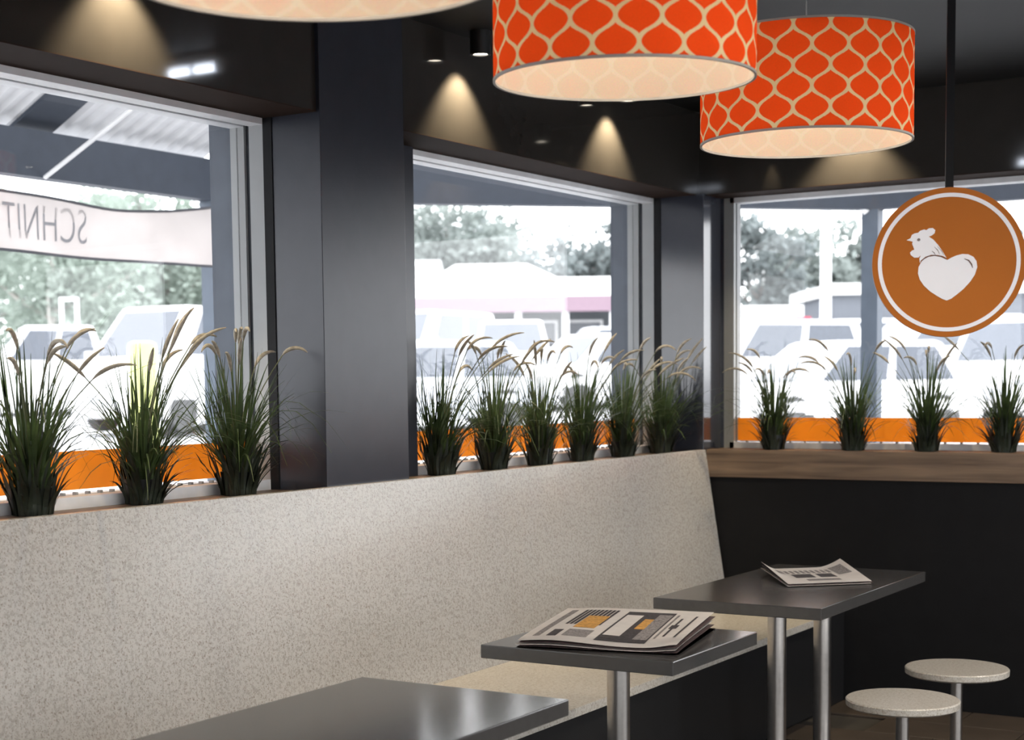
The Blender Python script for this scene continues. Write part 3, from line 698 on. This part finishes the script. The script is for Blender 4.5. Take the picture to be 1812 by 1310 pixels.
# ------------------------------------------------------------------ cars
def car(px, d, yaw, kind, paint, label):
    p = gpt(px, d); c = empty('car', (p.x, p.y, p.z-.07), YAW+yaw, label=label, cat='car', group='parked cars')
    L, Wd, Hh = {'suv': (4.6, 1.85, 1.75), 'hatch': (4.2, 1.75, 1.48), 'ute': (5.2, 1.85, 1.78), 'van': (4.8, 1.9, 2.1)}[kind]
    hw = Wd/2; belt = Hh*.56; x0 = -L/2; 
    bon = {'suv': .95, 'hatch': .95, 'ute': 1.25, 'van': .55}[kind]       # bonnet length
    tail = {'suv': .15, 'hatch': .25, 'ute': 1.75, 'van': .08}[kind]
    # lower body: stations along x from nose (-y local is right); front = -x
    st = [(x0, .40, belt*.62, .80), (x0+.12, .24, belt*.78, .93), (x0+bon*.6, .22, belt*.93, 1), (x0+bon, .22, belt, 1), (L/2-tail-.1, .22, belt, 1), (L/2-.12, .24, belt*(.97), .97), (L/2, .40, belt*.86, .88)]
    m = MB()
    for x, zb, ztp, k in st:
        w = hw*k
        m.v += [(x, -w*.96, zb), (x, -w, zb+(ztp-zb)*.45), (x, -w*.97, ztp-.06), (x, -w*.86, ztp), (x, w*.86, ztp), (x, w*.97, ztp-.06), (x, w, zb+(ztp-zb)*.45), (x, w*.96, zb)]
    for i in range(len(st)-1):
        for k in range(8): m.f.append((8*i+k, 8*i+(k+1) % 8, 8*i+8+(k+1) % 8, 8*i+8+k))
    m.f.append(tuple(range(8))[::-1]); m.f.append(tuple(8*(len(st)-1)+k for k in range(8)))
    m.build('body', M[paint], c, smooth='auto')
    # cabin: roof and pillars, with panes set just proud
    xa, xb_ = x0+bon*.92, L/2-tail; ra = xa+{'suv': .75, 'hatch': .8, 'ute': .65, 'van': .75}[kind]; rb = xb_-{'suv': .30, 'hatch': .45, 'ute': .25, 'van': .12}[kind]
    wb, wt = hw*.9, hw*.74
    cb = [(xa,-wb,belt-.02),(xb_,-wb,belt-.02),(xb_,wb,belt-.02),(xa,wb,belt-.02),(ra,-wt,Hh-.04),(rb,-wt,Hh-.04),(rb,wt,Hh-.04),(ra,wt,Hh-.04),(ra+.08,-wt*.9,Hh),(rb-.08,-wt*.9,Hh),(rb-.08,wt*.9,Hh),(ra+.08,wt*.9,Hh)]
    m = MB(); m.v = cb; m.f = [(0,1,5,4),(1,2,6,5),(2,3,7,6),(3,0,4,7),(4,5,9,8),(5,6,10,9),(6,7,11,10),(7,4,8,11),(8,9,10,11)]
    m.build('cabin', M[paint], c, smooth='auto')
    def pane(nm, a, b_, c_, d_, mu=.10, mv=.12):
        a, b_, c_, d_ = (Vector(q) for q in (a, b_, c_, d_)); n = (b_-a).cross(d_-a).normalized()*.012
        f = lambda u, w: (a*(1-u)+b_*u)*(1-w)+(d_*(1-u)+c_*u)*w+n
        q = MB().quad(f(mu,mv+.05), f(1-mu,mv+.05), f(1-mu,1-mv), f(mu,1-mv)); q.quad(*[tuple(Vector(x)-n*.8) for x in q.v[:4]][::-1])
        for i in range(4): q.f.append((i, 7-i, 7-(i+1) % 4, (i+1) % 4))
        q.build(nm, M['car_glass'], c)
    pane('windscreen', cb[3], cb[0], cb[4], cb[7], .07, .06); pane('rear_window', cb[1], cb[2], cb[6], cb[5])
    for s in (0, 1):
        P_ = [cb[0], cb[1], cb[5], cb[4]] if s == 0 else [cb[2], cb[3], cb[7], cb[6]]
        vs_ = [Vector(q) for q in P_]
        for u0, u1 in ((.12, .52), (.55, .93)):
            mixb = lambda u: vs_[0]*(1-u)+vs_[1]*u; mixt = lambda u: vs_[3]*(1-u)+vs_[2]*u
            pane('side_window', mixb(u0 if s == 0 else 1-u1), mixb(u1 if s == 0 else 1-u0), mixt(u1 if s == 0 else 1-u0), mixt(u0 if s == 0 else 1-u1), .03, .08)
    wm = None
    for wx in (x0+.85, L/2-.85):
        for s in (-1, 1):
            if wm is None:
                m = MB(); m.tube([(0,-.11,0),(0,.11,0)], .34, 20); m.tube([(0,-.115,0),(0,.115,0)], .20, 12); wm = m.build('wheel', M['tyre'], c, smooth='auto', loc=(wx, s*(hw-.12), .34))
            else: share(wm, 'wheel', c, (wx, s*(hw-.12), .34))
    for s in (-1, 1):
        MB().box(x0-.0+.03, x0+.14, s*hw*.62-.17, s*hw*.62+.17, belt*.62, belt*.76).build('headlight', M['lampglass'], c)
        MB().box(xa+.22, xa+.34, s*(hw+.08)-.09, s*(hw+.08)+.09, belt+.02, belt+.18).build('mirror', M[paint], c, bevel=.02)
    MB().box(x0-.02, x0+.06, -hw*.35, hw*.35, .46, .60).build('grille', M['lampglass'], c)
R = math.radians
car(905, 36, R(90), 'suv', 'car_white', 'white four-wheel drive facing the middle window with wide windscreen')
car(768, 45, R(60), 'van', 'car_white', 'white van parked left of the four-wheel drive')
car(1060, 33, R(35), 'hatch', 'car_white', 'white hatchback behind the tallest grasses in the middle window')
car(1075, 50, R(10), 'suv', 'car_silver', 'silver car far back below the pink fascia')
car(748, 27, R(15), 'hatch', 'car_silver', 'silver car low beside the wide pillar')
car(110, 33, R(20), 'ute', 'car_white', 'white utility vehicle with a rack seen through the first window')
car(355, 28, R(60), 'van', 'car_white', 'white van half hidden by the frame of the first window')
car(1335, 30, R(25), 'suv', 'car_white', 'white car in the left corner of the far window')
car(1395, 55, R(0), 'hatch', 'car_silver', 'silver car in the second row behind the light pole')
car(1500, 46, R(5), 'suv', 'car_white', 'white car in the second row beside the light pole')
car(1480, 24, R(20), 'hatch', 'car_white', 'white hatchback straddling the slate verandah post')
car(1650, 36, R(8), 'suv', 'car_white', 'white car directly below the round sign')
car(1800, 27, R(60), 'suv', 'car_white', 'white car at the picture edge behind the last ledge grass')
car(1720, 58, R(0), 'van', 'car_silver', 'silver van in the back row behind the round sign')
# rack on the utility vehicle is its own frame on posts
pr_ = gpt(124, 37.5); rk = empty('ladder_rack', (pr_.x, pr_.y, pr_.z-.07), YAW, label='white ladder rack standing up behind the utility vehicle', cat='rack')
MB().box(-.17,-.09,-.04,.04,0,2.34).build('upright', M['white_paint'], rk); MB().box(.19,.27,-.04,.04,0,2.34).build('upright', M['white_paint'], rk); MB().box(-.17,.27,-.04,.04,2.34,2.42).build('crossbar', M['white_paint'], rk)
# bollard
pb = gpt(254, 17); bo = empty('bollard', (pb.x, pb.y, pb.z-.07), label='fat yellow-green rounded bollard in the car park', cat='bollard')
rr_ = 26*17/F; zt_ = 1.5+(707-626)*17/F - (pb.z-.07)
MB().lathe([(0,0),(rr_,0),(rr_,zt_-.06),(rr_*.9,zt_-.02),(rr_*.6,zt_),(0,zt_)], 28).build('shaft', M['bollard'], bo, smooth='auto')
MB().lathe([(0,0),(rr_*1.4,0),(rr_*1.4,.03),(0,.03)], 28).build('base_plate', M['can'], bo)
# light pole
pl = gpt(1460, 44); lp = empty('light_pole', (pl.x, pl.y, pl.z-.07), label='tall white car park light pole behind the far window', cat='pole')
MB().tube([(0,0,0),(0,0,9.0)], [.16,.12], 12).build('mast', M['white_paint'], lp, smooth='auto')
MB().box(-.7,.7,-.12,.12,9.0,9.14).build('lamp_head', M['white_paint'], lp)
MB().lathe([(0,0),(.3,0),(.3,.1),(0,.1)], 16).build('footing', M['terrace'], lp)

# ------------------------------------------------------------------ buildings
def local(px, d):
    p = gpt(px, d); return p
bd = empty('shop_building', gpt(912, 62) - Vector((0,0,.07)), YAW, label='low shop with white hipped roof and pink fascia across the car park', cat='building')
S62 = 62/F; bz = bd.location.z
zpx = lambda y, px=912, d=62: (at(px, y, d).z - bz)
x_ = lambda px: (px-912)*S62
m = MB(); xa, xb2 = x_(640), x_(1190)
m.v = [(xa,-3,zpx(533)),(xb2,-3,zpx(533)),(xb2,9,zpx(533)),(xa,9,zpx(533)),(xa+2,1,zpx(490)),(xb2-2,1,zpx(490)),(xb2-2,6,zpx(490)),(xa+2,6,zpx(490))]
m.f = [(0,1,5,4),(1,2,6,5),(2,3,7,6),(3,0,4,7),(4,5,6,7),(3,2,1,0)]; m.build('awning_roof', M['roof_white'], bd)
m = MB(); hx0, hx1 = x_(762), x_(994)
m.v = [(hx0,1,zpx(492)),(hx1,1,zpx(492)),(hx1,6,zpx(492)),(hx0,6,zpx(492)),(x_(808),3.4,zpx(457)),(x_(940),3.4,zpx(457)),(x_(940),3.6,zpx(457)),(x_(808),3.6,zpx(457))]
m.f = [(0,1,5,4),(1,2,6,5),(2,3,7,6),(3,0,4,7),(4,5,6,7),(3,2,1,0)]; m.build('hipped_roof', M['roof_white'], bd)
MB().box(xa,xb2,-3.1,-2.95,zpx(559),zpx(533)).build('fascia', M['fascia'], bd)
MB().box(xa+.3,xb2-.3,0,8,0,zpx(533)).build('shop_wall', M['wall_grey'], bd)
for k in range(7):
    xx = xa+.8+k*(xb2-xa-1.6)/6; MB().box(xx-.12,xx+.12,-2.9,-2.66,0,zpx(559)).build('awning_post', M['white_paint'], bd)
for k in range(6):
    xx = xa+1.0+k*(xb2-xa-1.6)/6; f = MB().box(xx,xx+1.4,-.06,-.01,.3,2.4).build('window', M['white_paint'], bd); MB().box(xx+.1,xx+1.3,-.09,-.061,.4,2.3).build('pane', M['car_glass'], f)
b2 = empty('side_building', gpt(745, 74) - Vector((0,0,.07)), YAW, label='plain white flat-roofed building left of the hipped roof', cat='building')
z2 = at(745, 466, 75).z - b2.location.z
MB().box(-6,.9,0,5,0,z2-.3).build('wall', M['roof_white'], b2); MB().box(-6.2,1.0,-.2,5.2,z2-.3,z2).build('parapet', M['white_paint'], b2)
b3 = empty('grey_building', gpt(1530, 66) - Vector((0,0,.07)), YAW, label='grey building with white roof edge behind the light pole', cat='building')
z3 = at(1530, 503, 66).z - b3.location.z
MB().box(-1.3,9,0,8,0,z3-.45).build('wall', mat('grey_blue_wall', (.12,.13,.15), .8), b3); MB().box(-1.5,9.2,-.3,8.2,z3-.45,z3).build('roof_edge', M['roof_white'], b3)
MB().box(-1.4,9.1,-1.6,-.3,z3-1.75,z3-1.5).build('awning', M['roof_white'], b3)
b4 = empty('awning_building', gpt(1385, 58) - Vector((0,0,.07)), YAW, label='long white awning with a red end in the far window', cat='building')
z4 = at(1385, 541, 58).z - b4.location.z
MB().box(-2.6,.75,0,3,z4-.55,z4).build('awning_roof', M['roof_white'], b4); MB().box(.4,1.0,-.1,3,z4-.75,z4-.42).build('red_end', M['redpaint'], b4)
for xx in (-2.4, -.9, .6): MB().box(xx-.1,xx+.1,.1,.3,0,z4-.55).build('awning_post', M['white_paint'], b4)
MB().box(-2.5,.7,2,2.9,0,z4-.55).build('wall', M['wall_grey'], b4)

# ------------------------------------------------------------------ trees
def tree(px, d, top_px, width_px, leaf, bark, label, seed, dens=1.0, trunk_px=10, base_frac=.25, gap=.5):
    rnd = random.Random(seed); p = gpt(px, d); sS = d/F
    t = empty('tree', (p.x, p.y, p.z-.08), YAW, label=label, cat='tree', group='trees behind the car park')
    Ht = at(px, top_px, d).z - p.z; Wt = width_px*sS
    m = MB(); tips = []
    th = Ht*.45; m.tube([(0,0,0),(.1,0,th*.5),(0,.1,th),(.15,0,Ht*.8)], [trunk_px*sS/2, trunk_px*sS/2*.85, trunk_px*sS/2*.6, .04], 8)
    for k in range(9):
        a = rnd.uniform(0, 6.28); z0 = Ht*rnd.uniform(.2, .55); L = Wt*rnd.uniform(.25, .5); e = Vector((math.cos(a)*L, math.sin(a)*L*.45, z0+Ht*rnd.uniform(.12, .35)))
        m.tube([(0,0,z0), (e.x*.45, e.y*.45, z0+(e.z-z0)*.35), tuple(e)], [trunk_px*sS*.22, trunk_px*sS*.15, .03], 6); tips.append(e)
    m.build('trunk', M[bark], t, smooth='auto')
    m = MB(); clus = []
    for k in range(int(30*dens)):
        for _ in range(20):
            q = Vector((rnd.uniform(-1,1), rnd.uniform(-1,1), rnd.uniform(-1,1)))
            if q.length < 1: break
        zc = Ht*(base_frac + (1-base_frac)*.5); hz = Ht*(1-base_frac)*.5
        clus.append((Vector((q.x*Wt*.5, q.y*Wt*.2, zc+q.z*hz)), rnd.uniform(.10, .22)*min(Wt, Ht)))
    for e in tips: clus.append((e, .13*Wt))
    for c, r in clus:
        for k in range(int(110*dens)):
            q = Vector((rnd.gauss(0,.5), rnd.gauss(0,.5), rnd.gauss(0,.42)))*r + c
            if q.z > Ht*1.02 or q.z < .3: continue
            sz = rnd.uniform(.10, .22)*d/55
            u = Vector((rnd.gauss(0,1), rnd.gauss(0,1), rnd.gauss(0,1))).normalized(); w_ = u.cross(Vector((rnd.gauss(0,1), rnd.gauss(0,1), rnd.gauss(0,1)))).normalized()
            m.quad(q-u*sz, q-w_*sz*.45, q+u*sz, q+w_*sz*.45)
    f = m.build('foliage', M[leaf], t); f['kind'] = 'stuff'
tree(95, 45, 330, 330, 'leaf_c', 'bark', 'pale-trunked gum tree in the left half of the first window', 1, 1.0, 17, .2)
tree(-90, 68, 280, 420, 'leaf_c', 'bark', 'broad light green tree at the picture edge', 2, 1.1, 12, .05)
tree(300, 58, 300, 380, 'leaf_c', 'bark_d', 'light green bushy tree beside the banner post', 3, 1.3, 10, .03)
tree(200, 82, 350, 420, 'leaf_a', 'bark_d', 'greyer tree behind the gum in the first window', 4, 1.4, 10, .0)
tree(690, 112, 240, 470, 'leaf_a', 'bark_d', 'big pale tree rising behind the wide pillar', 5, 1.3, 12, .1)
tree(790, 84, 330, 240, 'leaf_a', 'bark_d', 'tall tree left of the hipped roof', 6, 1.0, 10, .15)
tree(880, 92, 395, 150, 'leaf_b', 'bark_d', 'small sparse tree behind the roof ridge', 7, .7, 8, .2)
tree(1000, 100, 400, 140, 'leaf_b', 'bark_d', 'sparse thin tree right of the roof ridge', 8, .5, 8, .3)
tree(1085, 82, 415, 230, 'leaf_b', 'bark_d', 'grey-green tree right of the hipped roof', 9, 1.2, 10, .1)
tree(1120, 106, 340, 120, 'leaf_b', 'bark_d', 'tall narrow tree against the middle window frame', 10, .7, 8, .4)
tree(1345, 78, 385, 170, 'leaf_b', 'bark_d', 'grey-green tree in the corner of the far window', 11, 1.0, 10, .1)
tree(1420, 90, 410, 190, 'leaf_a', 'bark_d', 'round tree left of the light pole', 12, 1.2, 10, .1)
tree(1520, 99, 395, 180, 'leaf_a', 'bark_d', 'tree right of the light pole', 13, 1.1, 10, .1)
tree(1640, 108, 420, 160, 'leaf_b', 'bark_d', 'tree hidden mostly by the round sign', 14, .9, 10, .1)
tree(1830, 90, 400, 160, 'leaf_b', 'bark_d', 'tree at the picture edge right of the sign', 15, .9, 10, .1)
